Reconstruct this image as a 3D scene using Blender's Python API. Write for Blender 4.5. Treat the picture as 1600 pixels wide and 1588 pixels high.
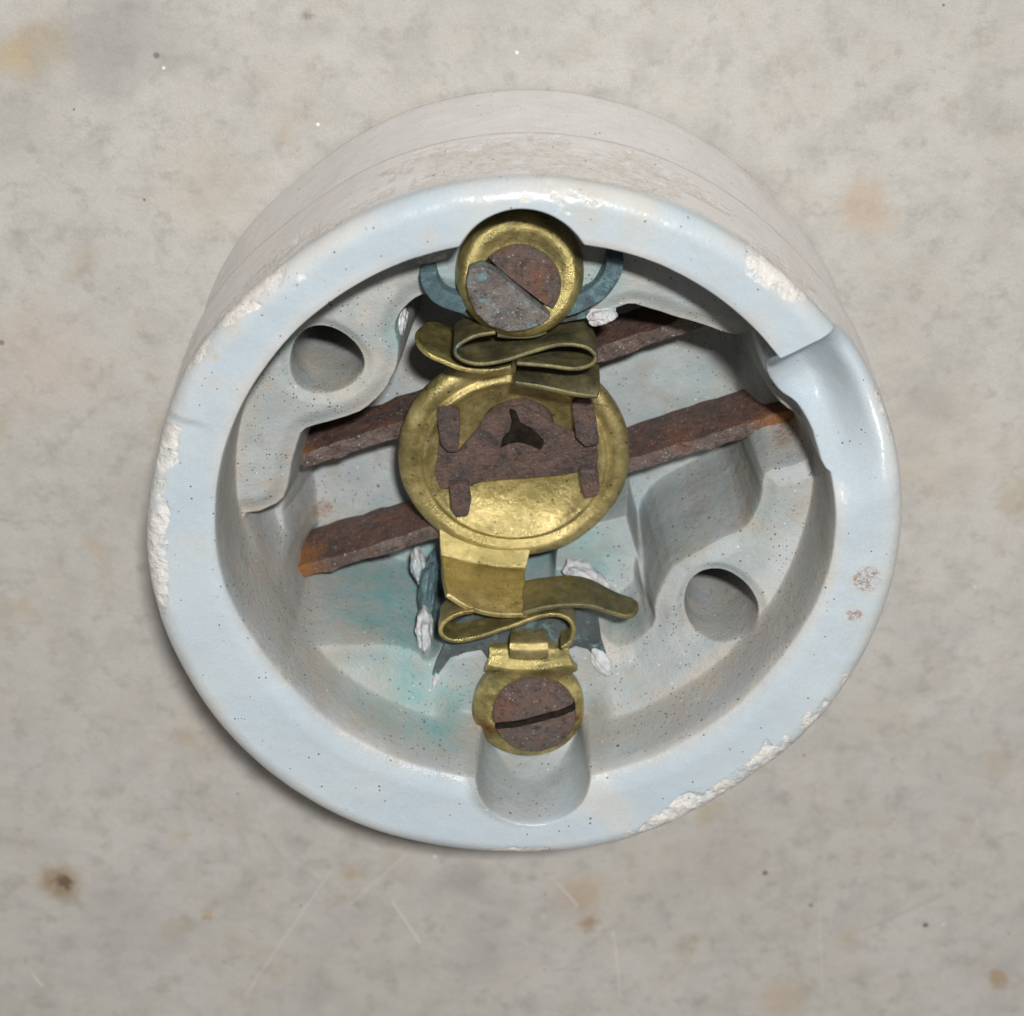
import bpy, bmesh, math, random
import numpy as np
from mathutils import Vector, Matrix, noise as mnoise
random.seed(7)
S = 0.03            # rim radius in metres; shapes below are written in rim radii
scene = bpy.context.scene
for o in list(bpy.data.objects): bpy.data.objects.remove(o)

# ---------------------------------------------------------------- camera
TILT = math.radians(26.0); DIST = 6.5; FPX = 3831.4
TARGET = np.array([-.034, .10, .90])
BACK = np.array([0, math.sin(TILT), math.cos(TILT)])
UP = np.array([0, math.cos(TILT), -math.sin(TILT)])
EYE = TARGET + DIST*BACK
cam_data = bpy.data.cameras.new('camera'); cam = bpy.data.objects.new('camera', cam_data)
scene.collection.objects.link(cam)
cam.matrix_world = Matrix(((1, 0, 0, EYE[0]*S), (0, UP[1], BACK[1], EYE[1]*S), (0, UP[2], BACK[2], EYE[2]*S), (0, 0, 0, 1)))
cam_data.sensor_width = 36.0; cam_data.sensor_fit = 'HORIZONTAL'
cam_data.lens = FPX/1600*36
cam_data.clip_start = .01; cam_data.clip_end = 10
cam_data.dof.use_dof = True
cam_data.dof.focus_distance = (DIST+.15)*S
cam_data.dof.aperture_fstop = 48
scene.camera = cam

# ---------------------------------------------------------------- light
w = bpy.data.worlds.new('World'); scene.world = w; w.use_nodes = True
bg = w.node_tree.nodes['Background']
bg.inputs[0].default_value = (1.0, .95, .91, 1); bg.inputs[1].default_value = .19

def area_lamp(name, pos, target, size, power, col):
    ld = bpy.data.lights.new(name, 'AREA'); ld.shape = 'RECTANGLE'
    ld.size = size[0]*S; ld.size_y = size[1]*S; ld.energy = power; ld.color = col
    lo = bpy.data.objects.new(name, ld); scene.collection.objects.link(lo)
    lo.location = Vector(pos)*S
    lo.rotation_euler = (Vector(target)-Vector(pos)).to_track_quat('-Z', 'Y').to_euler()
    return lo
# the camera's own flash, just above and right of the lens
FL = EYE + BACK*6.0 + UP*.96 + np.array([1.0, 0, 0])
area_lamp('flash', FL, (0, 0, .6), (.80, .54), 1.92, (1.0, .985, .96))

scene.cycles.max_bounces = 6; scene.cycles.diffuse_bounces = 3
scene.view_settings.view_transform = 'Standard'
scene.view_settings.look = 'None'
scene.view_settings.exposure = 0.0
scene.view_settings.gamma = 1.0

# ---------------------------------------------------------------- helpers
def at(px, py, z):
    """point of the plane at height z that lies on a line of sight"""
    d = np.array([(px-800)/FPX, 0, 0]) + UP*(-(py-794)/FPX) - BACK
    return EYE + (z-EYE[2])/d[2]*d

def at2(px, py, z): return at(px, py, z)[:2]

col = scene.collection
def link(name, me, mat, parent=None, smooth=True):
    o = bpy.data.objects.new(name, me); col.objects.link(o)
    if mat: me.materials.append(mat)
    if smooth:
        me.polygons.foreach_set('use_smooth', [True]*len(me.polygons))
    if parent: o.parent = parent
    return o

def mesh_from(name, verts, faces):
    me = bpy.data.meshes.new(name)
    me.from_pydata([(v[0]*S, v[1]*S, v[2]*S) for v in verts], [], faces)
    me.update(); return me

def catmull(pts, n):
    pts = [np.array(p, float) for p in pts]; out = []
    P = [2*pts[0]-pts[1]] + pts + [2*pts[-1]-pts[-2]]
    for i in range(1, len(P)-2):
        for k in range(n):
            t = k/n
            out.append(.5*((2*P[i])+(-P[i-1]+P[i+1])*t+(2*P[i-1]-5*P[i]+4*P[i+1]-P[i+2])*t*t+(-P[i-1]+3*P[i]-3*P[i+1]+P[i+2])*t**3))
    out.append(pts[-1]); return out

def nz(v, f=1.0, amp=1.0, seed=0.0):
    return amp*mnoise.noise(Vector((v[0]*f+seed, v[1]*f-seed, v[2]*f+seed*.7)))

def solidify(o, t, offset=0, bevel=None, seg=2):
    m = o.modifiers.new('Solidify', 'SOLIDIFY'); m.thickness = t*S; m.offset = offset
    if bevel:
        b = o.modifiers.new('Bevel', 'BEVEL'); b.width = bevel*S; b.segments = seg
        b.limit_method = 'ANGLE'; b.angle_limit = math.radians(40)
    return o

def loft(name, rows, mat, parent, th=.018, n=6, wob=.0, bevel=.004):
    """sheet metal through rows of 3-D points"""
    rr = [catmull(r, n) for r in rows]
    cols_ = [catmull([r[j] for r in rr], n) for j in range(len(rr[0]))]
    nr = len(cols_[0]); nc = len(cols_); V = []; F = []
    for i in range(nr):
        for j in range(nc):
            p = cols_[j][i].copy(); p[2] += nz(p, 9, wob, 3.1); p[1] += nz(p, 8, wob, 7.7)
            V.append(p)
    for i in range(nr-1):
        for j in range(nc-1):
            F.append((i*nc+j, i*nc+j+1, (i+1)*nc+j+1, (i+1)*nc+j))
    o = link(name, mesh_from(name, V, F), mat, parent)
    solidify(o, th, 0, bevel); return o

def ribbon(name, path, width, mat, parent, th=.02, n=8, ends=True):
    """standing strip: path of its top edge [(px,py,z)], hanging down by width (number or list)"""
    P = [at(*p) for p in path]
    W = width if isinstance(width, (list, tuple)) else [width]*len(path)
    Q = catmull([np.array([p[0], p[1], p[2], q]) for p, q in zip(P, W)], n)
    V = []; F = []; m = 7
    for i, q in enumerate(Q):
        for k in range(m):
            t = k/(m-1)
            p = [q[0], q[1]+.012*t*0, q[2]-q[3]*t]
            p[0] += nz((p[0], p[1], p[2]), 12, .004, 5); p[1] += nz((p[0], p[1], p[2]), 11, .004, 9)
            V.append(p)
    for i in range(len(Q)-1):
        for k in range(m-1):
            F.append((i*m+k, (i+1)*m+k, (i+1)*m+k+1, i*m+k+1))
    o = link(name, mesh_from(name, V, F), mat, parent)
    solidify(o, th, 0, .004); return o

def lathe(name, prof, mat, parent, centre, tilt=(0, 0), n=72, wob=0.0, squash=1.0):
    """prof [(r,z)] from the axis outwards; tilt = slope of the axis towards x and y"""
    V = []; F = []; m = len(prof)
    for i in range(n):
        a = 2*math.pi*i/n
        for r, z in prof:
            r2 = r*(1+wob*mnoise.noise(Vector((math.cos(a)*1.5, math.sin(a)*1.5, 3.3))))
            x, y = r2*math.cos(a), r2*math.sin(a)*squash
            V.append((centre[0]+x-z*tilt[0]*-1, centre[1]+y-z*tilt[1]*-1, centre[2]+z-x*tilt[0]-y*tilt[1]))
    for i in range(n):
        j = (i+1) % n
        for k in range(m-1):
            F.append((i*m+k, j*m+k, j*m+k+1, i*m+k+1))
    me = mesh_from(name, V, F)
    bm = bmesh.new(); bm.from_mesh(me); bmesh.ops.remove_doubles(bm, verts=bm.verts, dist=1e-6)
    bmesh.ops.recalc_face_normals(bm, faces=bm.faces); bm.to_mesh(me); bm.free()
    return link(name, me, mat, parent)

def plate(name, pts, th, mat, parent, bevel=.005, bump=.004, warp=None, cuts=3):
    """cut sheet: outline [(x,y,z)] thickened downwards"""
    bm = bmesh.new()
    top = [bm.verts.new(tuple(p)) for p in pts]
    f = bm.faces.new(top)
    if f.normal.z < 0: f.normal_flip()
    bmesh.ops.triangulate(bm, faces=[f])
    bmesh.ops.subdivide_edges(bm, edges=bm.edges[:], cuts=cuts, use_grid_fill=True)
    for v in bm.verts:
        if warp: v.co.z += warp(v.co.x, v.co.y)
        v.co.z += nz(v.co, 14, bump, 2.0)
    g = bmesh.ops.extrude_face_region(bm, geom=bm.faces[:])
    for e in g['geom']:
        if isinstance(e, bmesh.types.BMVert): e.co.z -= th
    bmesh.ops.recalc_face_normals(bm, faces=bm.faces)
    for v in bm.verts: v.co *= S
    me = bpy.data.meshes.new(name); bm.to_mesh(me); bm.free()
    o = link(name, me, mat, parent)
    b = o.modifiers.new('Bevel', 'BEVEL'); b.width = bevel*S; b.segments = 2
    b.limit_method = 'ANGLE'; b.angle_limit = math.radians(50)
    return o

# ---------------------------------------------------------------- materials
class NT:
    def __init__(s, name):
        s.m = bpy.data.materials.new(name); s.m.use_nodes = True
        s.t = s.m.node_tree; s.t.nodes.clear(); s.n = s.t.nodes; s.l = s.t.links
        s.out = s.n.new('ShaderNodeOutputMaterial'); s.b = s.n.new('ShaderNodeBsdfPrincipled')
        s.l.new(s.b.outputs[0], s.out.inputs[0])
        tc = s.n.new('ShaderNodeTexCoord'); vm = s.n.new('ShaderNodeVectorMath'); vm.operation = 'SCALE'
        vm.inputs['Scale'].default_value = 1/S
        s.l.new(tc.outputs['Object'], vm.inputs[0]); s.co = vm.outputs[0]
    def put(s, sock, v):
        if hasattr(v, 'is_linked') or isinstance(v, bpy.types.NodeSocket): s.l.new(v, sock)
        else:
            if isinstance(v, (tuple, list)) and len(v) == 3 and sock.type == 'RGBA': v = (*v, 1)
            sock.default_value = v
    def noise(s, scale, detail=4, rough=.6, dist=0, off=(0, 0, 0), stretch=(1, 1, 1), rot=0):
        mp = s.n.new('ShaderNodeMapping'); s.l.new(s.co, mp.inputs[0])
        mp.inputs['Location'].default_value = off; mp.inputs['Scale'].default_value = stretch
        mp.inputs['Rotation'].default_value = (0, 0, rot)
        t = s.n.new('ShaderNodeTexNoise'); s.l.new(mp.outputs[0], t.inputs['Vector'])
        t.inputs['Scale'].default_value = scale; t.inputs['Detail'].default_value = min(detail, 5)
        t.inputs['Roughness'].default_value = rough; t.inputs['Distortion'].default_value = dist
        return t.outputs['Fac']
    def voro(s, scale, off=(0, 0, 0)):
        mp = s.n.new('ShaderNodeMapping'); s.l.new(s.co, mp.inputs[0]); mp.inputs['Location'].default_value = off
        t = s.n.new('ShaderNodeTexVoronoi'); s.l.new(mp.outputs[0], t.inputs['Vector']); t.inputs['Scale'].default_value = scale
        return t.outputs['Distance'], t.outputs['Color']
    def ramp(s, v, a, b, lo=0.0, hi=1.0):
        r = s.n.new('ShaderNodeMapRange'); s.put(r.inputs[0], v); r.interpolation_type = 'SMOOTHSTEP'
        r.inputs[1].default_value = a; r.inputs[2].default_value = b
        r.inputs[3].default_value = lo; r.inputs[4].default_value = hi; return r.outputs[0]
    def math(s, op, a, b=0.0):
        m = s.n.new('ShaderNodeMath'); m.operation = op; s.put(m.inputs[0], a); s.put(m.inputs[1], b); return m.outputs[0]
    def mix(s, f, a, b):
        m = s.n.new('ShaderNodeMix'); m.data_type = 'RGBA'
        s.put(m.inputs[0], f); s.put(m.inputs[6], a); s.put(m.inputs[7], b); return m.outputs[2]
    def attr(s, name):
        a = s.n.new('ShaderNodeAttribute'); a.attribute_name = name; return a.outputs['Fac']
    def bump(s, h, strength, dist):
        b = s.n.new('ShaderNodeBump'); s.put(b.inputs['Height'], h)
        b.inputs['Strength'].default_value = strength; b.inputs['Distance'].default_value = dist*S
        if s.b.inputs['Normal'].is_linked:
            s.l.new(s.b.inputs['Normal'].links[0].from_socket, b.inputs['Normal'])
        s.l.new(b.outputs[0], s.b.inputs['Normal'])
    def set(s, **k):
        for a, v in k.items(): s.put(s.b.inputs[a.replace('_', ' ')], v)

def make_porcelain():
    t = NT('porcelain')
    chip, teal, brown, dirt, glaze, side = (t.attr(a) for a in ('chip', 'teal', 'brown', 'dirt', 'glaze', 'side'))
    chip = t.math('MULTIPLY', chip, t.ramp(t.noise(17, 6, .8, off=(5, 5, 5)), .38, .50))
    big = t.noise(2.2, 3, .5)
    c = t.mix(t.ramp(big, .3, .7), (.415, .495, .555), (.465, .53, .57))
    raw = t.mix(t.ramp(t.noise(5, 5, .6, off=(3, 1, 0)), .35, .65), (.285, .325, .335), (.375, .395, .40))
    raw = t.mix(t.ramp(t.noise(7, 6, .75, off=(0, 8, 0)), .46, .68, 0, .7), raw, (.275, .255, .225))
    raw = t.mix(t.math('MULTIPLY', t.attr('wall'), .7), raw, (.36, .355, .345))  # inner wall: unglazed grey that also carries the wall's shade
    c = t.mix(glaze, raw, c)
    c = t.mix(side, c, (.71, .695, .685))  # paler, warmer outer wall: extra light on it put into the colour
    c = t.mix(t.math('MULTIPLY', t.attr('edge'), .55), c, (.60, .555, .50))
    # warm grime film that thickens where dirt gathers
    c = t.mix(t.math('MULTIPLY', dirt, t.ramp(t.noise(9, 6, .7), .35, .75)), c, (.36, .32, .27))
    c = t.mix(t.math('MULTIPLY', t.ramp(t.noise(3.2, 4, .6, off=(9, 2, 0)), .56, .72), .45), c, (.55, .50, .43))
    # verdigris
    tn = t.ramp(t.noise(11, 5, .7, off=(1, 7, 0)), .3, .75)
    c = t.mix(t.math('MULTIPLY', teal, t.math('ADD', t.math('MULTIPLY', tn, .75), .2)), c, (.10, .32, .33))
    # rust stains
    bn = t.ramp(t.noise(75, 5, .9, off=(8.3, 1, 0)), .44, .58)
    c = t.mix(t.math('MULTIPLY', brown, bn), c, t.mix(t.ramp(brown, .5, .8), (.52, .43, .31), (.27, .125, .055)))
    # broken unglazed chips
    cc = t.mix(t.ramp(t.noise(34, 5, .85), .30, .60), (.52, .48, .43), (.71, .68, .64))
    cc = t.mix(t.ramp(t.noise(90, 3, .9, off=(3, 0, 0)), .55, .7), cc, (.85, .82, .77))
    c = t.mix(t.math('MULTIPLY', chip, .85), c, cc)
    # dark specks and crumbs, two sizes; more of them on unglazed ground
    inv = t.math('SUBTRACT', 1.0, glaze)
    for sc, rad, thr, off in ((30, .10, .997, (2, 2, 0)), (64, .17, .993, (5, 1, 0)), (110, .24, .99, (0, 6, 0))):
        d, cl = t.voro(sc, off)
        d = t.math('ADD', d, t.math('MULTIPLY', t.math('SUBTRACT', t.noise(sc*2.2, 3, .8), .5), .42))
        sep = t.n.new('ShaderNodeSeparateColor'); t.l.new(cl, sep.inputs[0])
        clump = t.ramp(t.noise(6, 5, .75, off=(off[1], off[0], 3)), .44, .64)
        w_ = t.math('ADD', t.math('MULTIPLY', inv, .95), t.math('ADD', t.math('MULTIPLY', dirt, .5), .05))
        pick = t.math('GREATER_THAN', t.math('ADD', sep.outputs[0], t.math('MULTIPLY', t.math('MULTIPLY', w_, clump), .42)), thr)
        rr = t.math('MULTIPLY', t.math('ADD', sep.outputs[1], .35), rad)
        near = t.math('LESS_THAN', d, rr)
        c = t.mix(t.math('MULTIPLY', t.math('MULTIPLY', pick, near), .85), c, (.055, .04, .03))
    fine = t.noise(170, 2, .7)
    c = t.mix(t.ramp(fine, .3, .7, 0, .16), c, (.26, .26, .25))
    gd, gc = t.voro(85, (3, 7, 1))
    gs = t.n.new('ShaderNodeSeparateColor'); t.l.new(gc, gs.inputs[0])
    gk = t.math('MULTIPLY', t.math('GREATER_THAN', gs.outputs[0], .975), t.math('LESS_THAN', gd, .2))
    c = t.mix(t.math('MULTIPLY', t.math('MULTIPLY', gk, inv), .6), c, (.85, .85, .84))  # white specks painted as glints on the unglazed ground
    rough = t.math('ADD', t.math('MULTIPLY', inv, .33), .20)
    rough = t.math('ADD', rough, t.math('MULTIPLY', chip, .55))
    rough = t.math('ADD', rough, t.ramp(t.noise(14, 5, .7), .4, .8, 0, .22))
    t.set(Base_Color=c, Roughness=rough, IOR=1.5)
    t.b.inputs['Subsurface Weight'].default_value = .0
    t.b.inputs['Subsurface Radius'].default_value = (.0016, .0014, .0012)
    t.b.inputs['Subsurface Scale'].default_value = 1.0
    t.bump(t.noise(7, 3, .5), .25, .03)
    t.bump(t.math('MULTIPLY', t.noise(60, 5, .75), inv), .30, .012)
    t.bump(t.math('MULTIPLY', t.noise(38, 6, .8, stretch=(1, 1, 2.5)), chip), .35, .015)
    t.bump(t.math('MULTIPLY', t.noise(120, 2, .5), t.math('SUBTRACT', 1.0, side)), .10, .006)
    return t.m

def make_marble():
    t = NT('marble')
    c = t.mix(t.ramp(t.noise(1.0, 4, .5, .1), .34, .66), (.435, .42, .39), (.47, .458, .43))
    c = t.mix(t.ramp(t.noise(3.0, 6, .62, .1, off=(2, 5, 0)), .46, .76, 0, .50), c, (.33, .325, .31))
    c = t.mix(t.ramp(t.noise(8, 5, .7, .05, off=(2, 1, 4)), .42, .70, 0, .55), c, (.335, .325, .30))
    c = t.mix(t.ramp(t.noise(6, 5, .7, .05, off=(9, 1, 4)), .50, .72, 0, .32), c, (.43, .37, .30))
    c = t.mix(t.ramp(t.noise(2.4, 5, .62, .1, off=(7, 3, 0)), .50, .72, 0, .38), c, (.43, .385, .32))
    c = t.mix(t.ramp(t.noise(4.2, 3, .5, .05, off=(1, 13, 0)), .60, .76, 0, .5), c, (.38, .30, .20))
    c = t.mix(t.ramp(t.noise(2.8, 2, .4, .1, off=(11, 3, 0)), .62, .76, 0, .40), c, (.24, .235, .23))
    v = t.noise(1.1, 6, .62, .2, off=(5, 0, 0))
    vv = t.math('ABSOLUTE', t.math('SUBTRACT', v, .5))
    vk = t.math('MULTIPLY', t.ramp(vv, .0, .02, .16, 0), t.ramp(t.noise(1.7, 3, .5, off=(3, 9, 0)), .48, .62))
    c = t.mix(vk, c, (.22, .22, .215))
    c = t.mix(t.ramp(t.noise(12, 4, .7, off=(0, 3, 0)), .50, .70, 0, .42), c, (.25, .235, .21))
    c = t.mix(t.ramp(t.noise(22, 4, .7, off=(8, 3, 0)), .58, .74, 0, .22), c, (.56, .54, .51))
    c = t.mix(t.ramp(t.noise(150, 2, .8), .3, .7, 0, .22), c, (.22, .21, .20))
    for sc, rad, thr, cl_, off in ((5.5, .075, .74, (.07, .06, .05), (3, 3, 0)), (11, .06, .82, (.10, .07, .05), (1, 8, 0)), (7, .05, .8, (.8, .78, .75), (4, 0, 0))):
        d, cl = t.voro(sc, off)
        sep = t.n.new('ShaderNodeSeparateColor'); t.l.new(cl, sep.inputs[0])
        k = t.math('MULTIPLY', t.math('GREATER_THAN', sep.outputs[0], thr), t.ramp(d, rad*.4, rad, .8, 0))
        c = t.mix(k, c, cl_)
    sx = t.n.new('ShaderNodeSeparateXYZ'); t.l.new(t.co, sx.inputs[0]); X, Y = sx.outputs[0], sx.outputs[1]
    wob = t.math('MULTIPLY', t.math('SUBTRACT', t.noise(9, 5, .75, off=(4, 1, 6)), .5), .16)
    def spot(c, px, py, r, colr, k=.8):
        k *= .85; p = at(px, py, 0); d = t.math('SQRT', t.math('ADD', t.math('POWER', t.math('SUBTRACT', X, p[0]), 2.0), t.math('POWER', t.math('SUBTRACT', Y, p[1]), 2.0)))
        return t.mix(t.ramp(t.math('ADD', d, wob), r*.15, r, k, 0), c, colr)
    def scratch(c, a, b, wd, colr, k):
        p = at(*a, 0); q = at(*b, 0); dx, dy = q[0]-p[0], q[1]-p[1]; L = math.hypot(dx, dy); dx /= L; dy /= L
        u_ = t.math('ADD', t.math('MULTIPLY', t.math('SUBTRACT', X, p[0]), dx), t.math('MULTIPLY', t.math('SUBTRACT', Y, p[1]), dy))
        v_ = t.math('ADD', t.math('MULTIPLY', t.math('SUBTRACT', X, p[0]), -dy), t.math('MULTIPLY', t.math('SUBTRACT', Y, p[1]), dx))
        v_ = t.math('ADD', v_, t.math('MULTIPLY', wob, .10))
        m1 = t.ramp(t.math('ABSOLUTE', v_), 0, wd, k, 0); m2 = t.ramp(t.math('ABSOLUTE', t.math('SUBTRACT', u_, L/2)), L*.42, L*.5, 1, 0)
        return t.mix(t.math('MULTIPLY', m1, m2), c, colr)
    for a_ in ((95, 1378, .11, (.24, .15, .07), .8), (100, 1380, .035, (.08, .05, .03), .9), (922, 1440, .05, (.25, .15, .07), .8), (910, 1400, .14, (.40, .29, .19), .6),
               (550, 1370, .06, (.34, .24, .12), .6), (322, 1433, .03, (.36, .22, .08), .8), (70, 72, .13, (.33, .26, .17), .6), (18, 90, .10, (.42, .31, .16), .6),
               (1350, 318, .11, (.40, .30, .20), .6), (1370, 345, .09, (.40, .30, .20), .4), (478, 24, .035, (.16, .13, .1), .7), (190, 50, .22, (.25, .245, .24), .55),
               (160, 110, .15, (.26, .255, .25), .45), (20, 190, .2, (.29, .285, .27), .4), (760, 1490, .16, (.31, .30, .285), .5), (200, 1450, .28, (.32, .31, .295), .45),
               (1130, 1340, .22, (.34, .30, .27), .4), (1220, 1560, .14, (.40, .30, .21), .55), (1560, 1527, .05, (.30, .19, .09), .7), (700, 1080, .01, (.3, .3, .3), .1),
               (60, 560, .25, (.47, .36, .29), .35), (330, 300, .2, (.44, .37, .28), .3), (1480, 700, .3, (.46, .40, .33), .35), (1500, 1200, .3, (.34, .33, .315), .35)):
        c = spot(c, *a_)
    for a_ in (((612, 1406), (660, 1478), .004, (.66, .65, .63), .6), ((868, 1378), (905, 1418), .0035, (.64, .63, .61), .6), ((380, 1560), (525, 1350), .006, (.56, .55, .53), .45),
               ((958, 1450), (970, 1560), .004, (.6, .59, .57), .5), ((540, 1420), (640, 1330), .005, (.56, .55, .53), .35), ((1280, 1400), (1285, 1560), .005, (.56, .55, .53), .3),
               ((50, 1520), (68, 1542), .005, (.7, .7, .68), .6), ((1340, 1458), (1480, 1395), .010, (.30, .29, .28), .4), ((1180, 60), (1260, 200), .012, (.34, .32, .28), .3)):
        c = scratch(c, *a_)
    t.set(Base_Color=c, Roughness=t.ramp(t.noise(8, 5, .7), .3, .7, .38, .55), IOR=1.45)
    t.b.inputs['Specular IOR Level'].default_value = .35
    t.bump(t.noise(22, 6, .7), .25, .012)
    t.bump(t.noise(3, 3, .5), .15, .03)
    return t.m

def make_metal(name, bright, dark, tarnish=(.35, .65), metallic=.85, rough=(.32, .55), verd=0.0, rust=0.0, spot=.5, bumpy=.35):
    t = NT(name)
    c = t.mix(t.ramp(t.noise(9, 7, .7, .3), *tarnish), bright, dark)
    c = t.mix(t.ramp(t.noise(26, 6, .85, off=(2, 2, 2)), .46, .74, 0, .55), c, tuple(x*.35 for x in dark))
    if verd:
        c = t.mix(t.ramp(t.noise(9, 6, .8, off=(3, 0, 1)), .64-verd*.3, .74-verd*.2), c, (.20, .33, .36))
    if rust:
        c = t.mix(t.ramp(t.noise(8, 6, .7, off=(0, 3, 1)), .62-rust*.25, .74-rust*.15), c, (.22, .075, .03))
    d, cl = t.voro(48)
    sep = t.n.new('ShaderNodeSeparateColor'); t.l.new(cl, sep.inputs[0])
    k = t.math('MULTIPLY', t.math('GREATER_THAN', sep.outputs[0], .8), t.math('LESS_THAN', d, .18))
    c = t.mix(t.math('MULTIPLY', k, spot), c, (.04, .03, .02))
    r = t.ramp(t.noise(12, 6, .8), .3, .7, *rough)
    m_ = t.ramp(t.noise(10, 6, .8, off=(5, 5, 0)), .35, .75, metallic, metallic*.55)
    t.set(Base_Color=c, Roughness=r, Metallic=m_)
    t.bump(t.noise(70, 6, .85), bumpy, .014)
    t.bump(t.noise(9, 4, .6), .2, .02)
    return t.m

def make_rust(name, a, b, teal=0.0, speck=.6, orange=.5, ends=()):
    t = NT(name)
    c = t.mix(t.ramp(t.noise(12, 7, .75, .4), .40, .60), a, b)
    c = t.mix(t.ramp(t.noise(11, 6, .75, off=(3, 3, 2)), .50, .66, 0, orange), c, (.30, .10, .035))
    c = t.mix(t.ramp(t.noise(40, 5, .85), .50, .66, 0, .75), c, (.03, .022, .018))
    c = t.mix(t.ramp(t.noise(55, 5, .9, off=(7, 3, 2)), .56, .70, 0, .6), c, (.30, .24, .215))
    if teal: c = t.mix(t.ramp(t.noise(18, 6, .8, off=(6, 2, 1)), .60-teal*.2, .68-teal*.15, 0, .8), c, (.22, .40, .42))
    d, cl = t.voro(100)
    d = t.math('ADD', d, t.math('MULTIPLY', t.math('SUBTRACT', t.noise(180, 3, .8), .5), .5))
    sep = t.n.new('ShaderNodeSeparateColor'); t.l.new(cl, sep.inputs[0])
    k = t.math('MULTIPLY', t.math('GREATER_THAN', sep.outputs[0], .82), t.math('LESS_THAN', d, .25))
    c = t.mix(t.math('MULTIPLY', k, speck), c, (.50, .47, .44))
    for p in ends:
        vd = t.n.new('ShaderNodeVectorMath'); vd.operation = 'DISTANCE'; t.l.new(t.co, vd.inputs[0]); vd.inputs[1].default_value = tuple(p)
        dd = t.math('ADD', vd.outputs['Value'], t.math('MULTIPLY', t.math('SUBTRACT', t.noise(16, 4, .8), .5), .16))
        c = t.mix(t.ramp(dd, .03, .12, .85, 0), c, (.36, .15, .04))
    t.set(Base_Color=c, Roughness=t.ramp(t.noise(50, 4, .8), .3, .7, .28, .8), Metallic=.15)
    t.bump(t.noise(40, 7, .85), .8, .03)
    t.bump(t.noise(110, 3, .8), .5, .012)
    return t.m

def make_plaster():
    t = NT('plaster')
    c = t.mix(t.ramp(t.noise(20, 5, .8), .35, .65), (.62, .59, .59), (.40, .44, .46))
    c = t.mix(t.ramp(t.noise(7, 5, .7, off=(2, 0, 0)), .56, .72, 0, .6), c, (.16, .34, .36))
    t.set(Base_Color=c, Roughness=.85); t.bump(t.noise(40, 5, .8), .45, .02); return t.m

M_PORC = make_porcelain(); M_MARB = make_marble()
M_BRASS = make_metal('brass', (.49, .405, .16), (.24, .205, .085), rust=.2, rough=(.2, .46))
M_BRASS_BRIGHT = make_metal('worn_brass', (.60, .49, .22), (.36, .30, .12), rough=(.2, .42), spot=.7)
M_BRASS_DARK = make_metal('tarnished_brass', (.27, .235, .11), (.15, .14, .08), verd=.15, rough=(.35, .6))
M_PATINA = make_metal('patinated_steel', (.11, .135, .14), (.07, .085, .09), metallic=.35, rough=(.5, .8), verd=.35, bumpy=.7)
M_VERD = make_metal('verdigris_steel', (.12, .21, .24), (.08, .12, .14), metallic=.1, rough=(.55, .85), verd=.55, bumpy=.9)
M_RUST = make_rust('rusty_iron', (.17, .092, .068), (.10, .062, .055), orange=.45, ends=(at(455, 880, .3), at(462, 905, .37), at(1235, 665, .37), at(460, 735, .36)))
M_RUST_LIT = make_rust('lit_top_iron', (.26, .20, .18), (.16, .115, .10), orange=.35, speck=.9, ends=(at(455, 880, .3), at(462, 905, .37), at(1235, 665, .37)))
M_SCREW = make_rust('rusty_screw_iron', (.19, .12, .095), (.15, .12, .11), orange=.5)
M_SCREW_GREEN = make_rust('crusted_screw_iron', (.26, .235, .22), (.18, .16, .15), teal=.35, speck=.8, orange=.25)
M_BRACKET = make_rust('brown_steel', (.19, .12, .10), (.10, .082, .078), speck=.3, orange=.15)
M_PLASTER = make_plaster()

# ---------------------------------------------------------------- marble top
def make_marble_top():
    bm = bmesh.new()
    bmesh.ops.create_grid(bm, x_segments=40, y_segments=40, size=8*S)
    me = bpy.data.meshes.new('marble_surface'); bm.to_mesh(me); bm.free()
    o = link('marble_surface', me, M_MARB); o['kind'] = 'structure'; return o
make_marble_top()

# ---------------------------------------------------------------- the switch base
root = bpy.data.objects.new('porcelain_switch_base', None); col.objects.link(root)
root.empty_display_size = .01
root['label'] = 'round white porcelain switch base with chipped rim, brass contacts and rusty bars, lying on marble'
root['category'] = 'switch base'

H = .90; ZP = .60; ZF = .12; ZPASS = .40
# --- numpy value noise
rng = np.random.default_rng(5)
LAT = rng.random((256, 256))
def vn(x, y):
    xi = np.floor(x).astype(int); yi = np.floor(y).astype(int); fx = x-xi; fy = y-yi
    fx = fx*fx*(3-2*fx); fy = fy*fy*(3-2*fy)
    a = LAT[xi % 256, yi % 256]; b = LAT[(xi+1) % 256, yi % 256]
    c = LAT[xi % 256, (yi+1) % 256]; d = LAT[(xi+1) % 256, (yi+1) % 256]
    return (a*(1-fx)+b*fx)*(1-fy)+(c*(1-fx)+d*fx)*fy
def fbm(x, y, f, o=4, seed=0.0):
    s = 0; a = .5; tot = 0
    for k in range(o):
        s = s+a*vn(x*f+seed+17*k, y*f-seed+9*k); tot += a; a *= .5; f *= 2.03
    return s/tot-.5
def ss(x, a, b):
    t = np.clip((x-a)/(b-a), 0, 1); return t*t*(3-2*t)
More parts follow.
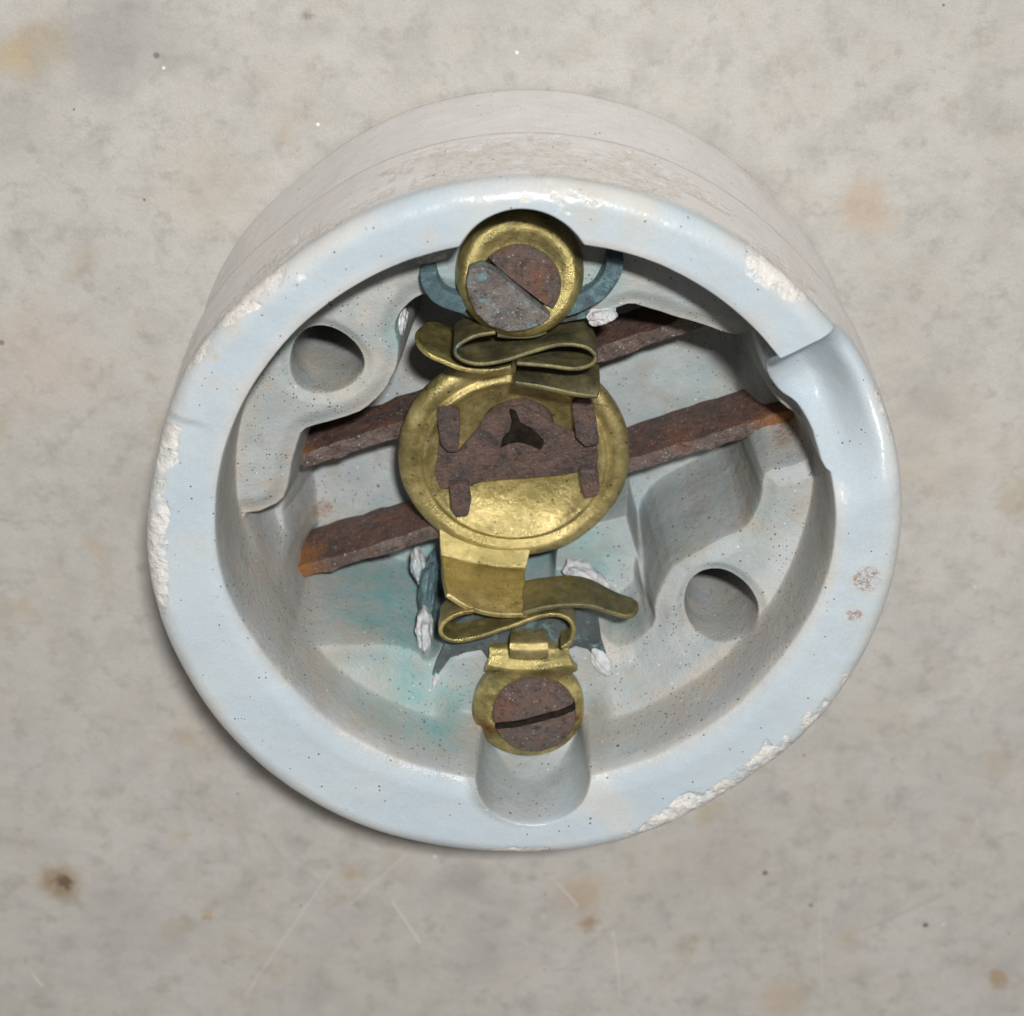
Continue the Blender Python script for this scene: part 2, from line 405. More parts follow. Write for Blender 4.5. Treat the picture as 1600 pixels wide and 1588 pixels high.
def sdpoly(pts, X, Y):
    """signed distance, negative inside"""
    pts = np.array(pts); d = np.full(X.shape, 1e9); s = np.ones(X.shape)
    n = len(pts); j = n-1
    for i in range(n):
        ax, ay = pts[i]; bx, by = pts[j]
        ex, ey = bx-ax, by-ay; wx, wy = X-ax, Y-ay
        t = np.clip((wx*ex+wy*ey)/(ex*ex+ey*ey+1e-12), 0, 1)
        d = np.minimum(d, (wx-ex*t)**2+(wy-ey*t)**2)
        c1 = Y >= ay; c2 = Y < by; c3 = ex*wy > ey*wx
        s = np.where((c1 & c2 & c3) | (~c1 & ~c2 & ~c3), -s, s); j = i
    return s*np.sqrt(d)
def poly_at(pp, z, closed=True, n=3):
    P = [at2(x, y, z) for x, y in pp]
    P2 = [P[-1]]+P+[P[0], P[1]]; out = []
    P2 = [P[-1]]+P+[P[0], P[1]]
    for i in range(1, len(P)+1):                      # light rounding of the outline
        a, b, c, d = P2[i-1], P2[i], P2[i+1], P2[(i+2) if i+2 < len(P2) else 2]
        for k in range(n):
            t = k/n
            out.append(.5*((2*b)+(-a+c)*t+(2*a-5*b+4*c-d)*t*t+(-a+3*b-3*c+d)*t**3))
    return out
def blob(X, Y, px, py, z, r, soft=.5, ax=1.0):
    p = at2(px, py, z); d = np.hypot((X-p[0])/ax, Y-p[1])/r
    return 1-ss(d, 1-soft, 1+soft)

POCKET = [(618, 505), (640, 474), (672, 460), (720, 468), (770, 478), (850, 482), (905, 484), (935, 502), (962, 486), (995, 479), (1060, 500),
          (1115, 520), (1152, 527), (1182, 520), (1200, 548), (1204, 595), (1222, 632), (1252, 655), (1276, 700), (1262, 726), (1232, 738),
          (1198, 748), (1192, 790), (1168, 828), (1108, 856), (1055, 890), (1028, 940), (1018, 985), (965, 1020), (920, 985), (820, 985), (745, 1000), (700, 1012),
          (668, 1040), (640, 1022), (560, 1004), (470, 988), (445, 968), (410, 900), (378, 815), (405, 800), (440, 783), (452, 745),
          (464, 682), (500, 664), (560, 645), (596, 615), (616, 575), (620, 540)]
PASS_L = [(330, 790), (452, 745), (452, 800), (462, 880), (452, 940), (470, 1010), (380, 1000)]
PASS_R = [(1186, 500), (1310, 500), (1330, 700), (1300, 790), (1185, 800), (1190, 700)]
LOBE = [(1212, 548), (1196, 568), (1200, 604), (1218, 634), (1246, 652), (1266, 680), (1280, 722), (1330, 720), (1350, 560), (1300, 545), (1250, 552)]
PAD = [(872, 835), (985, 800), (1003, 870), (1022, 1010), (900, 1060), (860, 940)]

def bound_r(th):
    """slightly uneven outline of the rim"""
    r = 1+.008*np.sin(2*th+.6)+.004*np.sin(3*th+2)+.004*np.sin(5*th)
    d = (np.degrees(th)+92+180) % 360-180; r = r+.030*np.exp(-(d/55)**2)
    d = (np.degrees(th)-185+180) % 360-180; r = r+.020*np.exp(-(d/35)**2)
    for a, wd, dp in ((168, 12, .016), (-52, 16, .018), (40, 12, .008), (-100, 14, .008), (130, 10, .006)):
        d = (np.degrees(th)-a+180) % 360-180
        r = r-dp*np.exp(-(d/wd)**2)
    return r

def angdist(th, a): return (np.degrees(th)-a+180) % 360-180

CHIPS = [(62, 113, .0, .34, 1.3), (116, 148, -.02, .14, 1.1), (30, 57, -.03, .16, 1.1), (118, 135, -.03, .20, .8), (160, 172, -.08, .03, .6),
         (172, 192, -.07, .02, .55), (-80, -34, -.075, .05, .85), (12, 30, -.01, .04, .8), (-100, -78, -.03, .04, .6), (-34, 12, -.006, .03, .5)]
def chip_mask(X, Y, s, th):
    m = np.zeros_like(s)
    n1 = fbm(np.degrees(th)/360*28, s*9, 1.0, 5, 3.0); n2 = fbm(X*1.0, Y*1.0+s, 14, 4, 8.0)
    for a0, a1, s0, s1, st in CHIPS:
        mid = (a0+a1)/2; half = (a1-a0)/2
        d = np.abs(angdist(th, mid))/half
        ms = (s0+s1)/2; hs = (s1-s0)/2
        e = np.maximum(d, 0)**2+((s-ms)/hs)**2
        f = (1-e)*.8+(n1*1.9+n2*2.2)-(1-st)*.5
        m = np.maximum(m, ss(f, .0, .22))
    return m

def height(X, Y):
    r = np.hypot(X, Y); th = np.arctan2(Y, X)
    wx = X+fbm(X, Y, 6, 3, 1.0)*.022; wy = Y+fbm(X, Y, 6, 3, 5.0)*.022
    A = {}
    # interior
    zin = np.full(X.shape, ZF)+fbm(X, Y, 3, 3, 2.2)*.03
    dL = sdpoly(poly_at(PASS_L, ZPASS), wx, wy); dR = sdpoly(poly_at(PASS_R, ZPASS), wx, wy)
    dPad = sdpoly(poly_at(PAD, .34, n=1), wx, wy)
    k = 1-ss(np.minimum(dL, dR), -.03, .05)
    zin = zin+(np.where(X > 0, .30, ZPASS)-ZF)*k
    k2 = 1-ss(dPad, -.012, .012); zin = np.maximum(zin, ZF+(.34-ZF)*k2)
    dP = sdpoly(poly_at(POCKET, ZP), wx, wy)
    zpl = ZP+fbm(X, Y, 2.2, 3, 4.0)*.02
    low = ss(-np.sin(th), .05, .6)*ss(np.abs(X), .17, .26)
    zpl = zpl+.09*low*ss(r, .60, .78)
    # rounded lip and slightly sloped wall
    kp = 1-ss(dP, -.055, .0)
    z = zpl+(zin-zpl)*kp - .018*(1-ss(dP, -.0, .05))*(1-kp)
    # terminal seats, raised a little
    for cy in (.655, -.665):
        d = np.hypot(X-0.0, Y-cy); z = np.maximum(z, ZP+.02-ss(d, .14, .19)*.8)
    # rim wall
    ri = .808+.032*np.sin(th)-.026*ss(-np.sin(th), 0, .6)+.004*np.sin(2*th+1)+fbm(np.cos(th)*2, np.sin(th)*2, 1.2, 3, 6.0)*.012
    dW = r-ri
    soft = ss(-Y/np.maximum(r, .01), -.3, .8)
    kr = ss(dW/(1+.9*soft), -.013, .014)
    rim = H+fbm(X, Y, 2.5, 3, 9.0)*.014
    LB = sdpoly(poly_at(LOBE, .78), wx, wy)
    rim = rim-.030*np.clip(1-dW/(.035+.06*soft), 0, 1)**2*(.35+soft)*ss(LB, -.02, .12)
    # lobe by the cable notch
    dLo = sdpoly(poly_at(LOBE, .78), wx, wy)
    klo = 1-ss(dLo, -.012, .014)
    # cable notch in the rim: sharp edge, then easing out
    a0 = angdist(th, 28.0)          # positive = anticlockwise
    p0 = at2(1222, 556, .88); p1 = at2(1372, 488, .88)
    nx, ny = (p1[1]-p0[1]), -(p1[0]-p0[0]); L = math.hypot(nx, ny); nx /= L; ny /= L
    dn = (X-p0[0])*nx+(Y-p0[1])*ny+fbm(X, Y, 5, 2, 3.3)*.012   # distance below the sharp edge
    notch = (1-np.exp(-np.maximum(dn, 0)/.055))*(1-ss(dn, .14, .50))*(X > 0)*(r > .5)
    rim = rim-.22*notch*(1-.55*ss(r, .86, 1.0))-.012*ss(dn, -.004, .004)*(1-ss(dn, .05, .2))*(X > 0)
    # mirrored worn notch on the left
    q0 = at2(255, 650, .9); q1 = at2(345, 668, .9)
    nx, ny = (q1[1]-q0[1]), -(q1[0]-q0[0]); L = math.hypot(nx, ny); nx /= L; ny /= L
    dq = (X-q0[0])*nx+(Y-q0[1])*ny+fbm(X, Y, 5, 2, 7.3)*.012
    rim = rim-.008*ss(dq, -.012, .02)*(1-ss(dq, .05, .30))*(X < 0)*ss(r, .86, .97)
    # scallops beside the terminals
    for sg in (1, -1):
        yy = np.clip(Y*sg, .60, .735+(.02 if sg > 0 else .0)); ds = np.hypot(X+(.006 if sg > 0 else -.024), Y*sg-yy)-(.168 if sg > 0 else .158)+fbm(X, Y, 5, 2, 2.3)*.015
        fl = ZP+(ss(Y*sg, .80, .95)*.26 if sg < 0 else ss(Y*sg, .74, .92)*-.22)
        ks = (1-ss(ds, -.05 if sg > 0 else -.022, .012))*(Y*sg > .5)
        rim = rim+(np.minimum(fl, rim)-rim)*ks
    kr = np.maximum(kr, klo); rim = rim-.035*klo*np.clip(-dW/.10, 0, 1)**2
    z = z+(rim-z)*kr
    # through holes for the fixing screws
    holes = []
    for (px, py, rx) in ((508, 566, .100), (1123, 940, .102)):
        c = at2(px, py, ZP); d = np.hypot(X-c[0], Y-c[1])*(1+.05*np.sin(3*th*0+np.arctan2(Y-c[1], X-c[0])*3+px))
        z = z-.012*(1-ss(d, rx, rx+.03))*ss(d, rx-.02, rx)
        z = z+(-.01-z)*(1-ss(d, rx-.016, rx)); holes.append(d)
    # rounded outer shoulder
    R = bound_r(th); e = R-r; rr = .055
    q = np.clip(1-e/rr, 0, 1); z = z-np.where(e < rr, rr*(1-np.sqrt(np.maximum(1-q*q, 0))), 0)
    # inner rounding of the rim is in kr
    z = z+fbm(X, Y, 9, 3, 4.4)*.004
    ch = chip_mask(X, Y, -e, th)
    z = z-ch*(.002+np.abs(fbm(X, Y, 26, 4, 1.5))*.016)*ss(r, .8, .86)
    # attributes
    A['chip'] = ch*(r > .86)
    gl = ss(dW/(1+2.0*soft), -.004, .02)
    wall = np.clip(1-gl, 0, 1)*ss(dW/(1+.9*soft), -.03, -.012); gl = np.maximum(gl, klo)
    for sg in (1, -1):
        yy = np.clip(Y*sg, .60, .735); ds = np.hypot(X, Y*sg-yy)-.168
        gl = gl*(1-.9*(1-ss(ds, -.02, .012)))  # scallops take the unglazed grey, part of it their shade as colour
    A['glaze'] = gl; A['wall'] = wall
    d1 = np.exp(-(np.abs(r-ri+.02)/.035)**2)*.7*(1-klo)
    hd = np.minimum(np.abs(holes[0]-.10), np.abs(holes[1]-.10))
    A['dirt'] = np.clip(d1+np.exp(-(hd/.012)**2)*.6+np.exp(-(np.abs(dP)/.014)**2)*.6+(holes[1] < .096)*.8+(holes[0] < .096)*.35+.12+(1-gl)*.75*ss(fbm(X, Y, 3.4, 4, 12.0), -.10, .15), 0, 1)
    tl = .20*(1-gl)*ss(fbm(X, Y, 2.6, 3, 7.7), -.10, .2)
    for px, py, z0, rad, st in ((660, 930, .3, .10, 1.0), (665, 1070, .55, .10, .9), (640, 960, .2, .16, .75), (700, 440, .6, .07, .5), (930, 440, .6, .07, .5),
                                (880, 870, .34, .17, .7), (960, 960, .34, .10, .5), (630, 500, .5, .05, .8), (610, 900, .2, .16, .5), (700, 930, .3, .12, .8), (590, 1080, .6, .16, .5), (600, 960, .35, .15, .9), (640, 1010, .5, .12, .8), (680, 1090, .6, .10, .9), (480, 560, .6, .2, .15)):
        tl = np.maximum(tl, st*blob(X, Y, px, py, z0, rad, .6)*(1-ss(np.abs(z-z0), .14, .24)))
    A['teal'] = np.clip(tl, 0, 1)
    br = np.zeros_like(X)
    for px, py, z0, rad, st in ((1355, 905, .9, .042, 1), (1335, 962, .9, .028, .8), (1225, 660, .35, .05, .8), (470, 905, .15, .07, .9), (1180, 715, .3, .05, .5),
                                (505, 795, .12, .035, .9), (1290, 905, .9, .03, .5), (360, 510, .9, .03, .5), (668, 372, .9, .028, .4), (920, 330, .9, .05, .5), (1000, 350, .9, .05, .35), (1180, 1075, .7, .03, .5),
                                (335, 555, .9, .02, .6), (330, 600, .9, .035, .4), (1105, 1040, .62, .05, .35), (1290, 860, .9, .02, .5), (375, 870, .6, .02, .4)):
        br = np.maximum(br, st*blob(X, Y, px, py, z0, rad, .5)*(1-ss(np.abs(z-z0), .10, .18)))
    A['brown'] = br
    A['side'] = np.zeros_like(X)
    A['edge'] = np.clip(np.exp(-((e-.012)/.03)**2)+np.exp(-((dW-.02)/.022)**2)*.8*(gl > .3)*(1-klo), 0, 1)*ss(fbm(X, Y, 3, 3, 6.6), -.25, .15)
    return z, A

def build_body():
    N = 760
    u = np.linspace(-1, 1, N+1); U, Vv = np.meshgrid(u, u, indexing='ij')
    big = np.where(np.abs(U) > np.abs(Vv), U, Vv); big = np.where(big == 0, 1e-9, big)
    phi = np.where(np.abs(U) > np.abs(Vv), (math.pi/4)*(Vv/np.where(U == 0, 1e-9, U)), math.pi/2-(math.pi/4)*(U/np.where(Vv == 0, 1e-9, Vv)))
    X = big*np.cos(phi); Y = big*np.sin(phi)
    r = np.hypot(X, Y); th = np.arctan2(Y, X); k = 1+(bound_r(th)-1)*ss(r, .6, 1.0); X = X*k; Y = Y*k
    Z, A = height(X, Y)
    verts = np.stack([X, Y, Z], -1).reshape(-1, 3)
    idx = np.arange((N+1)**2).reshape(N+1, N+1)
    quads = np.stack([idx[:-1, :-1], idx[1:, :-1], idx[1:, 1:], idx[:-1, 1:]], -1).reshape(-1, 4)
    zq = Z.reshape(-1)[quads]; quads = quads[zq.max(1) > .0]
    attrs = {k: v.reshape(-1) for k, v in A.items()}
    # boundary loop, anticlockwise
    loop = np.concatenate([idx[:-1, 0], idx[-1, :-1], idx[::-1, -1][:-1], idx[0, ::-1][:-1]])
    B = verts[loop]; nb = len(loop); tb = np.arctan2(B[:, 1], B[:, 0]); Rb = np.hypot(B[:, 0], B[:, 1])
    z0 = B[:, 2]; rings = 46; allv = [verts]; prev = loop; base = len(verts); Q = [quads]
    add = {k: [v] for k, v in attrs.items()}
    for i in range(1, rings+1):
        t = i/rings; zz = z0*(1-t)
        # collar on top, shallow step, straight body with a softened foot
        step = ss(zz, .425, .475)
        R = Rb*(1.0*step+(1-step)*(.972+.012*(1-ss(zz, .0, .40))))
        R = R-.006*np.exp(-((zz-.44)/.016)**2)
        R = R-.02*np.clip(1-zz/.03, 0, 1)**2
        s = (H-.055-zz)+.04
        ch = chip_mask(np.cos(tb), np.sin(tb), s, tb)*(s < .42)
        R = R-ch*(.004+np.abs(fbm(np.degrees(tb)/3.0, zz*50, 1.0, 4, 2.0))*.006)
        R = R+fbm(np.cos(tb)*2, np.sin(tb)*2+zz, 1.5, 2, 3.0)*.006
        ring = np.stack([R*np.cos(tb), R*np.sin(tb), zz], -1)
        allv.append(ring); cur = base+np.arange(nb); base += nb
        Q.append(np.stack([prev, np.roll(prev, -1), np.roll(cur, -1), cur], -1)[:, ::-1]); prev = cur
        add['chip'].append(ch); add['wall'].append(np.zeros(nb)); add['glaze'].append(np.ones(nb)); add['teal'].append(np.zeros(nb)); add['brown'].append(np.zeros(nb))
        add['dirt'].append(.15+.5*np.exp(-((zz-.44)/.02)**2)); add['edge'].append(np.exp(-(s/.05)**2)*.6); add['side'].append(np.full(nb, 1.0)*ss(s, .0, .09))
    V = np.concatenate(allv)*S; F = np.concatenate(Q).astype(np.int32)
    me = bpy.data.meshes.new('porcelain_body')
    me.vertices.add(len(V)); me.vertices.foreach_set('co', V.astype(np.float32).ravel())
    me.loops.add(F.size); me.loops.foreach_set('vertex_index', F.ravel())
    me.polygons.add(len(F)); me.polygons.foreach_set('loop_start', np.arange(0, F.size, 4, dtype=np.int32))
    me.polygons.foreach_set('loop_total', np.full(len(F), 4, dtype=np.int32))
    me.polygons.foreach_set('use_smooth', np.ones(len(F), dtype=bool))
    me.update(calc_edges=True)
    for k, v in add.items():
        a = me.attributes.new(k, 'FLOAT', 'POINT'); a.data.foreach_set('value', np.concatenate(v).astype(np.float32))
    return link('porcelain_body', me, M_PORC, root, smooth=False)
body = build_body()

# ---------------------------------------------------------------- iron bars
def bar(name, a, b, ztop, hgt, wid):
    p = at(*a, ztop); q = at(*b, ztop); d = q-p; L = np.linalg.norm(d); d = d/L; nrm = np.array([-d[1], d[0], 0])
    n = 60; V = []; F = []
    prof = [(0, -.012), (wid, 0), (wid*1.0, -.012), (wid*1.25, -hgt*.5), (wid*1.3, -hgt), (-.01, -hgt), (0, -.02)]
    m = len(prof)
    for i in range(n+1):
        c = p+d*L*i/n; c = c+np.array([0, 0, .012*math.sin(i*.11)])
        for u_, z_ in prof:
            v = c+nrm*u_+np.array([0, 0, z_]); v = v+np.array([0, nz(v, 22, .008, 2), nz(v, 24, .008, 4)]); V.append(v)
    for i in range(n):
        for k in range(m):
            F.append((i*m+k, (i+1)*m+k, (i+1)*m+(k+1) % m, i*m+(k+1) % m))
    F.append(tuple(range(m))); F.append(tuple(n*m+k for k in range(m))[::-1])
    me = mesh_from(name, V, F); bm = bmesh.new(); bm.from_mesh(me); bmesh.ops.recalc_face_normals(bm, faces=bm.faces); bm.to_mesh(me); bm.free()
    o = link(name, me, M_RUST, root); me.materials.append(M_RUST_LIT)
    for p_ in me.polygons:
        if p_.normal.z > .75: p_.material_index = 1  # upward faces get a paler iron: lit strip and glints put into colour
    b = o.modifiers.new('Bevel', 'BEVEL'); b.width = .006*S; b.segments = 2; b.limit_method = 'ANGLE'; b.angle_limit = math.radians(40)
    return o
bar('contact_bar', (452, 744), (1180, 488), .36, .155, .05)
bar('contact_bar', (450, 916), (1300, 647), .37, .205, .05)

# ---------------------------------------------------------------- rotor disc with bracket
DC = at(803, 716, .43)
disc = lathe('contact_disc', [(1.05*a_, b_) for a_, b_ in [(0, -.035), (.06, -.035), (.15, -.03), (.205, -.012), (.230, .004), (.238, .016), (.248, .016), (.253, .003), (.260, .003), (.268, .014), (.29, .016), (.306, .008), (.314, -.008), (.315, -.024), (.306, -.034), (.15, -.06), (0, -.06)]],
             M_BRASS_BRIGHT, root, DC, tilt=(0, -.10), n=144, wob=.012)
disc['label'] = 'round dished brass disc'
ZB = .435
def bp(px, py, dz=0):
    z = ZB+dz
    for _ in range(3): z = ZB+dz+.10*(at(px, py, z)[1]-DC[1])
    return at(px, py, z)
br_out = [(684, 716), (686, 690), (700, 706), (716, 708), (730, 690), (745, 672), (760, 648), (785, 634), (815, 632), (845, 645), (868, 664), (892, 674), (918, 682), (932, 690), (936, 715), (934, 735), (905, 738), (880, 742), (850, 745), (800, 748), (760, 752), (730, 760), (704, 764), (688, 764), (678, 740)]
bracket = plate('steel_bracket', [bp(*p) for p in br_out], .02, M_BRACKET, disc, warp=lambda x, y: .022*math.exp(-((x+.005)**2+(y-.145)**2)/.012))
for q in ([(682, 643), (702, 638), (718, 645), (719, 672), (716, 706), (700, 707), (688, 695)],
          [(893, 630), (912, 622), (926, 632), (932, 660), (936, 695), (916, 700), (900, 685)],
          [(702, 758), (732, 756), (736, 785), (732, 806), (712, 808), (705, 795)],
          [(905, 736), (934, 735), (937, 760), (934, 776), (914, 779), (908, 760)]):
    plate('bent_tab', [bp(x, y, .034) for x, y in q], .035, M_BRACKET, disc, cuts=2, bump=.006)
# riveted shaft end, split open
rc = bp(810, 684, .014)
lathe('rivet', [(0, -.022), (.018, -.016), (.032, -.002), (.050, .004), (.072, .000), (.092, -.012), (.102, -.028), (.104, -.05), (0, -.05)], M_BRACKET, disc, rc, tilt=(0, -.12), n=64, wob=.10)
ck = [(797, 640), (806, 644), (813, 662), (831, 671), (850, 690), (847, 702), (830, 695), (813, 690), (797, 692), (783, 699), (786, 686), (797, 675), (801, 658)]
tk = NT('grime_hole_shade'); tk.set(Base_Color=tk.mix(tk.ramp(tk.noise(40, 4, .8), .35, .65), (.008, .006, .005), (.022, .015, .012)), Roughness=.9); tk.b.inputs['Specular IOR Level'].default_value = .1; M_CRACK = tk.m  # near-black for grime in the screw slots and shade in the split
plate('split', [bp(x, y, .050) for x, y in ck], .012, M_CRACK, disc, bevel=.002, cuts=1)  # dark plate laid over the rivet in place of shade inside the hole

# ---------------------------------------------------------------- spring arms of the rotor
def P3(px, py, z): return at(px, py, z)
# lower arm: leaves the disc, bends up, folds over into the wing
arm = loft('spring_arm', [[P3(686, 822, .41), P3(725, 836, .405), (P3(775, 846, .40)), P3(832, 846, .40)],
                          [P3(688, 862, .43), P3(725, 874, .43), P3(775, 884, .43), P3(822, 886, .43)],
                          [P3(690, 876, .46), P3(725, 888, .47), P3(775, 897, .47), P3(820, 899, .47)],
                          [P3(692, 905, .59), P3(728, 920, .59), P3(775, 930, .59), P3(822, 932, .59)],
                          [P3(698, 930, .69), P3(730, 950, .69), P3(775, 962, .69), P3(824, 962, .69)]], M_BRASS_BRIGHT, root, th=.015)
ribbon('spring_wing', [(818, 960, .70), (850, 952, .70), (890, 946, .70), (925, 948, .70), (955, 958, .70), (976, 964, .695), (990, 960, .68), (997, 948, .65)], [.19, .18, .17, .15, .13, .12, .09, .03], M_BRASS_DARK, arm, th=.014)
# upper arm
arm2 = loft('spring_arm', [[P3(806, 566, .50), P3(850, 568, .50), P3(900, 572, .50), P3(936, 572, .50)],
                           [P3(806, 576, .56), P3(850, 580, .56), P3(900, 586, .56), P3(937, 590, .56)],
                           [P3(804, 590, .62), P3(850, 598, .62), P3(900, 606, .62), P3(937, 606, .62)],
                           [P3(804, 600, .65), P3(850, 607, .65), P3(900, 618, .65), P3(934, 622, .65)]], M_BRASS_DARK, root, th=.015)
ribbon('spring_wing', [(800, 574, .64), (760, 580, .64), (720, 576, .64), (692, 566, .64), (670, 556, .635), (656, 544, .61), (651, 530, .575)], [.16, .20, .24, .25, .23, .16, .05], M_BRASS, arm2, th=.013)

# ---------------------------------------------------------------- fixed S springs
s1 = ribbon('contact_spring', [(775, 520, .70), (738, 528, .70), (716, 540, .70), (711, 554, .70), (726, 566, .70), (752, 570, .70), (790, 563, .70), (835, 550, .70),
                               (878, 540, .70), (912, 542, .70), (930, 556, .70), (925, 570, .70), (900, 577, .70), (855, 572, .70), (806, 568, .70)],
            [.11, .15, .17, .19, .21, .22, .22, .21, .20, .19, .15, .13, .12, .11, .10], M_BRASS_DARK, root, th=.012)
s2 = ribbon('contact_spring', [(742, 956, .70), (712, 962, .70), (692, 976, .70), (690, 992, .70), (706, 1002, .70), (735, 1000, .70), (780, 986, .70), (830, 969, .70),
                               (864, 962, .70), (886, 968, .70), (896, 984, .70), (892, 1004, .70), (878, 1014, .70)], [.12]*13, M_BRASS, root, th=.013)

# ---------------------------------------------------------------- terminals
def screw(name, parent, centre, r, hgt, slot_deg, mat, tilt, dome=.02, slotw=.018):
    """slotted cheese head: two halves of a disc with the slot between"""
    n = 90; V = []; F = []
    rr = [0, .2, .4, .6, .75, .88, .95, 1.0, 1.0, .97]
    zz = [dome, dome*.96, dome*.85, dome*.66, dome*.45, dome*.2, 0, -.012, -hgt*.6, -hgt]
    bm = bmesh.new()
    sa = math.radians(slot_deg); sx, sy = math.cos(sa), math.sin(sa); nx_, ny_ = -sy, sx
    g = 56; grid = {}
    us = np.concatenate([np.linspace(-1, -.012, 22)*r, [-slotw*.62, -slotw*.5, 0, slotw*.5, slotw*.62], np.linspace(.012, 1, 22)*r])
    us = np.unique(np.round(us, 5)); ts = np.linspace(-1, 1, 41)
    for i, u_ in enumerate(us):
        half = math.sqrt(max(r*r-u_*u_, 1e-7))
        for j, t_ in enumerate(ts):
            s_ = t_*half; d = math.hypot(u_, s_)/r
            z = dome*(1-d*d)+nz((u_, s_, 0), 30, .005, hash(name) % 3+1)-(max(0, d-.93)/.07)**2*.012
            if abs(u_) <= slotw*.51: z -= .022
            x = s_*sx+u_*nx_; y = s_*sy+u_*ny_
            grid[i, j] = bm.verts.new((x, y, z))
    for i in range(len(us)-1):
        for j in range(len(ts)-1):
            bm.faces.new((grid[i, j], grid[i+1, j], grid[i+1, j+1], grid[i, j+1]))
    for f_ in bm.faces:
        if all(abs(v_.co.x*nx_+v_.co.y*ny_) <= slotw*.63 for v_ in f_.verts): f_.material_index = 1
    bmesh.ops.recalc_face_normals(bm, faces=bm.faces)
    bnd = [e for e in bm.edges if e.is_boundary]
    gx = bmesh.ops.extrude_edge_only(bm, edges=bnd)
    for e in gx['geom']:
        if isinstance(e, bmesh.types.BMVert): e.co.z -= hgt; e.co.x *= .97; e.co.y *= .97
    bmesh.ops.recalc_face_normals(bm, faces=bm.faces)
    for v in bm.verts:
        x, y, z = v.co
        v.co = Vector((centre[0]+x+z*tilt[0], centre[1]+y+z*tilt[1], centre[2]+z-x*tilt[0]-y*tilt[1]))*S
    me = bpy.data.meshes.new(name); bm.to_mesh(me); bm.free()
    so = link(name, me, mat, parent); me.materials.append(M_CRACK); return so

# upper: cupped washer
TC = at(812, 432, .66)
w1 = lathe('cup_washer', [(0, .0), (.08, .0), (.10, .004), (.118, .010), (.134, .016), (.148, .014), (.160, .002), (.169, -.018), (.172, -.045), (.160, -.05), (0, -.03)], M_BRASS, root, TC, tilt=(0, .12), n=96, wob=.02)
sc = at(811, 450, .685)
screw('terminal_screw', w1, sc, .113, .05, -40, M_SCREW, (.04, .04))
# crusted lower half of the screw head stands proud
a = [(797+(x_-803)*1.05, 466+(y_-460)*1.05) for x_, y_ in ((742, 418), (760, 412), (786, 424), (812, 446), (842, 474), (864, 490), (850, 500), (826, 509), (800, 510), (772, 500), (752, 482), (741, 456), (738, 436))]
plate('screw_crust', [at(x, y, .73) for x, y in a], .05, M_SCREW_GREEN, w1, bevel=.010, cuts=4, bump=.008, warp=lambda x, y: -.05*(x+.05)*1+.0)
ribbon('terminal_tab', [(778, 520, .66), (800, 523, .66), (830, 522, .66), (852, 516, .66)], .09, M_BRASS_DARK, w1, th=.03)
# lower: flat eyelet with a bent tab
ey = []
ec = at(826, 1112, .66)
for i in range(56):
    t_ = math.radians(118+i*(304/55)); x = ec[0]+.160*math.cos(t_)*1.0; y = ec[1]+.160*math.sin(t_); ey.append((x, y, .66))
ey = ey + [tuple(at(903, 1052, .66)), tuple(at(890, 1032, .66)), tuple(at(889, 1018, .655)), tuple(at(765, 1018, .655)), tuple(at(764, 1035, .66)), tuple(at(757, 1052, .66))]
def eywarp(x, y):
    d = math.hypot(x-ec[0], y-ec[1]); return -.02*max(0, (d-.12)/.05)+.03*math.exp(-((y-ec[1]-.155)/.03)**2)
w2 = plate('terminal_eyelet', ey, .035, M_BRASS, root, bevel=.010, bump=.003, warp=eywarp, cuts=5)
screw('terminal_screw', w2, at(835, 1120, .69), .120, .05, 15, M_SCREW, (0, .03))
loft('terminal_tab', [[P3(798, 986, .60), P3(826, 988, .60), P3(853, 986, .60)], [P3(797, 1000, .665), P3(826, 1002, .67), P3(855, 1000, .665)],
                      [P3(797, 1012, .69), P3(826, 1014, .695), P3(856, 1012, .69)], [P3(798, 1024, .675), P3(826, 1027, .68), P3(856, 1024, .675)]], M_BRASS_BRIGHT, w2, th=.02)

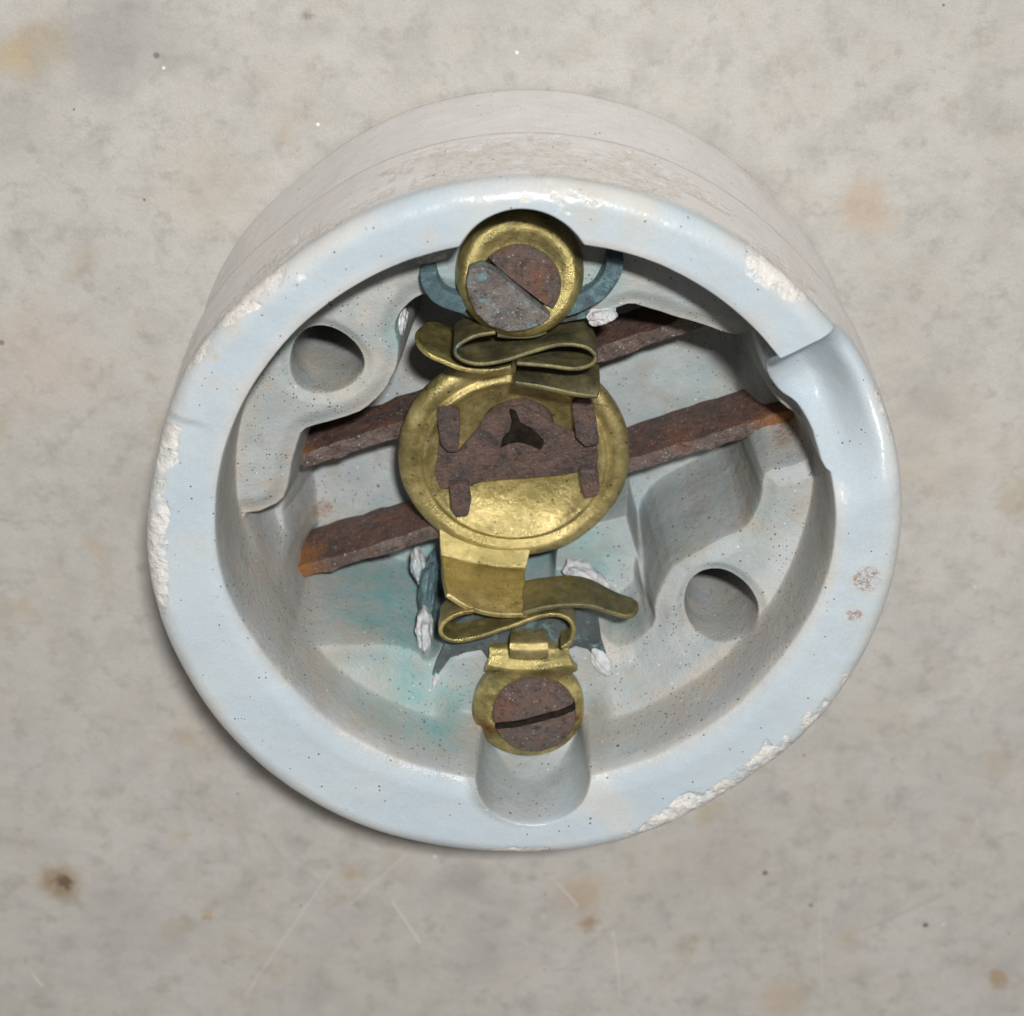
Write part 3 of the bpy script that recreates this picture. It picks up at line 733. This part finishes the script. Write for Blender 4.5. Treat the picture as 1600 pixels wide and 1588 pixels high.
# clawed plates clamped under the terminals
def claw(name, top, z, mat, th=.02):
    return plate(name, [at(x, y, z) for x, y in top], th, mat, root, bevel=.004, bump=.006, cuts=2)
ribbon('wire_clamp', [(668, 425, .68), (672, 444, .675), (684, 462, .67), (704, 474, .66), (730, 482, .65)], [.07, .07, .06, .06, .05], M_VERD, root, th=.045)
ribbon('wire_clamp', [(962, 405, .68), (956, 430, .675), (938, 456, .67), (912, 472, .66), (880, 484, .65)], [.07, .07, .06, .06, .05], M_VERD, root, th=.045)
claw('clamp_plate', [(720, 470), (760, 478), (820, 490), (880, 478), (905, 470), (925, 480), (915, 498), (880, 506), (800, 515), (740, 500), (715, 488)], .60, M_PATINA)
claw('clamp_plate', [(690, 985), (735, 960), (820, 955), (905, 955), (935, 968), (940, 1002), (952, 1038), (958, 1046), (948, 1048), (930, 1028), (918, 1014), (900, 1010), (880, 1020), (840, 1030), (790, 1030), (762, 1030), (752, 1016), (728, 1020), (704, 1028), (682, 1058), (674, 1056), (684, 1030), (696, 1006)], .605, M_PATINA)

# plaster blobs pressed round the terminals
def lump(px, py, z, rx, ry, rz, rot=0, seed=1, mat=None, name='plaster_lump'):
    bm = bmesh.new(); rx *= .9; bmesh.ops.create_icosphere(bm, subdivisions=5, radius=1)
    c = at(px, py, z); ca, sa = math.cos(rot), math.sin(rot)
    for v in bm.verts:
        k = 1+.28*mnoise.noise(v.co*1.6+Vector((seed*3, seed, 0)))+.14*mnoise.noise(v.co*3.5+Vector((seed, 0, 0)))+.05*mnoise.noise(v.co*9+Vector((seed, 0, 0)))
        x, y, zz = v.co.x*rx*k, v.co.y*ry*k, v.co.z*rz*k
        v.co = Vector((c[0]+x*ca-y*sa, c[1]+x*sa+y*ca, c[2]+zz))*S
    me = bpy.data.meshes.new(name); bm.to_mesh(me); bm.free()
    return link(name, me, mat or M_PLASTER, root)
lump(664, 985, .52, .028, .065, .07, .0, 1); lump(676, 1075, .60, .018, .05, .03, -.3, 2); lump(940, 492, .58, .045, .025, .035, .2, 3)
lump(625, 505, .50, .02, .045, .05, -.3, 4); lump(915, 905, .40, .075, .04, .06, -.5, 5); lump(940, 1035, .60, .03, .05, .02, .5, 6)
lump(730, 475, .62, .02, .015, .02, 0, 7); lump(675, 400, .60, .05, .018, .02, .3, 8)
lump(668, 930, .34, .030, .13, .12, -.12, 11, M_VERD, 'green_crust'); lump(655, 885, .30, .025, .05, .05, .2, 12, M_PLASTER)
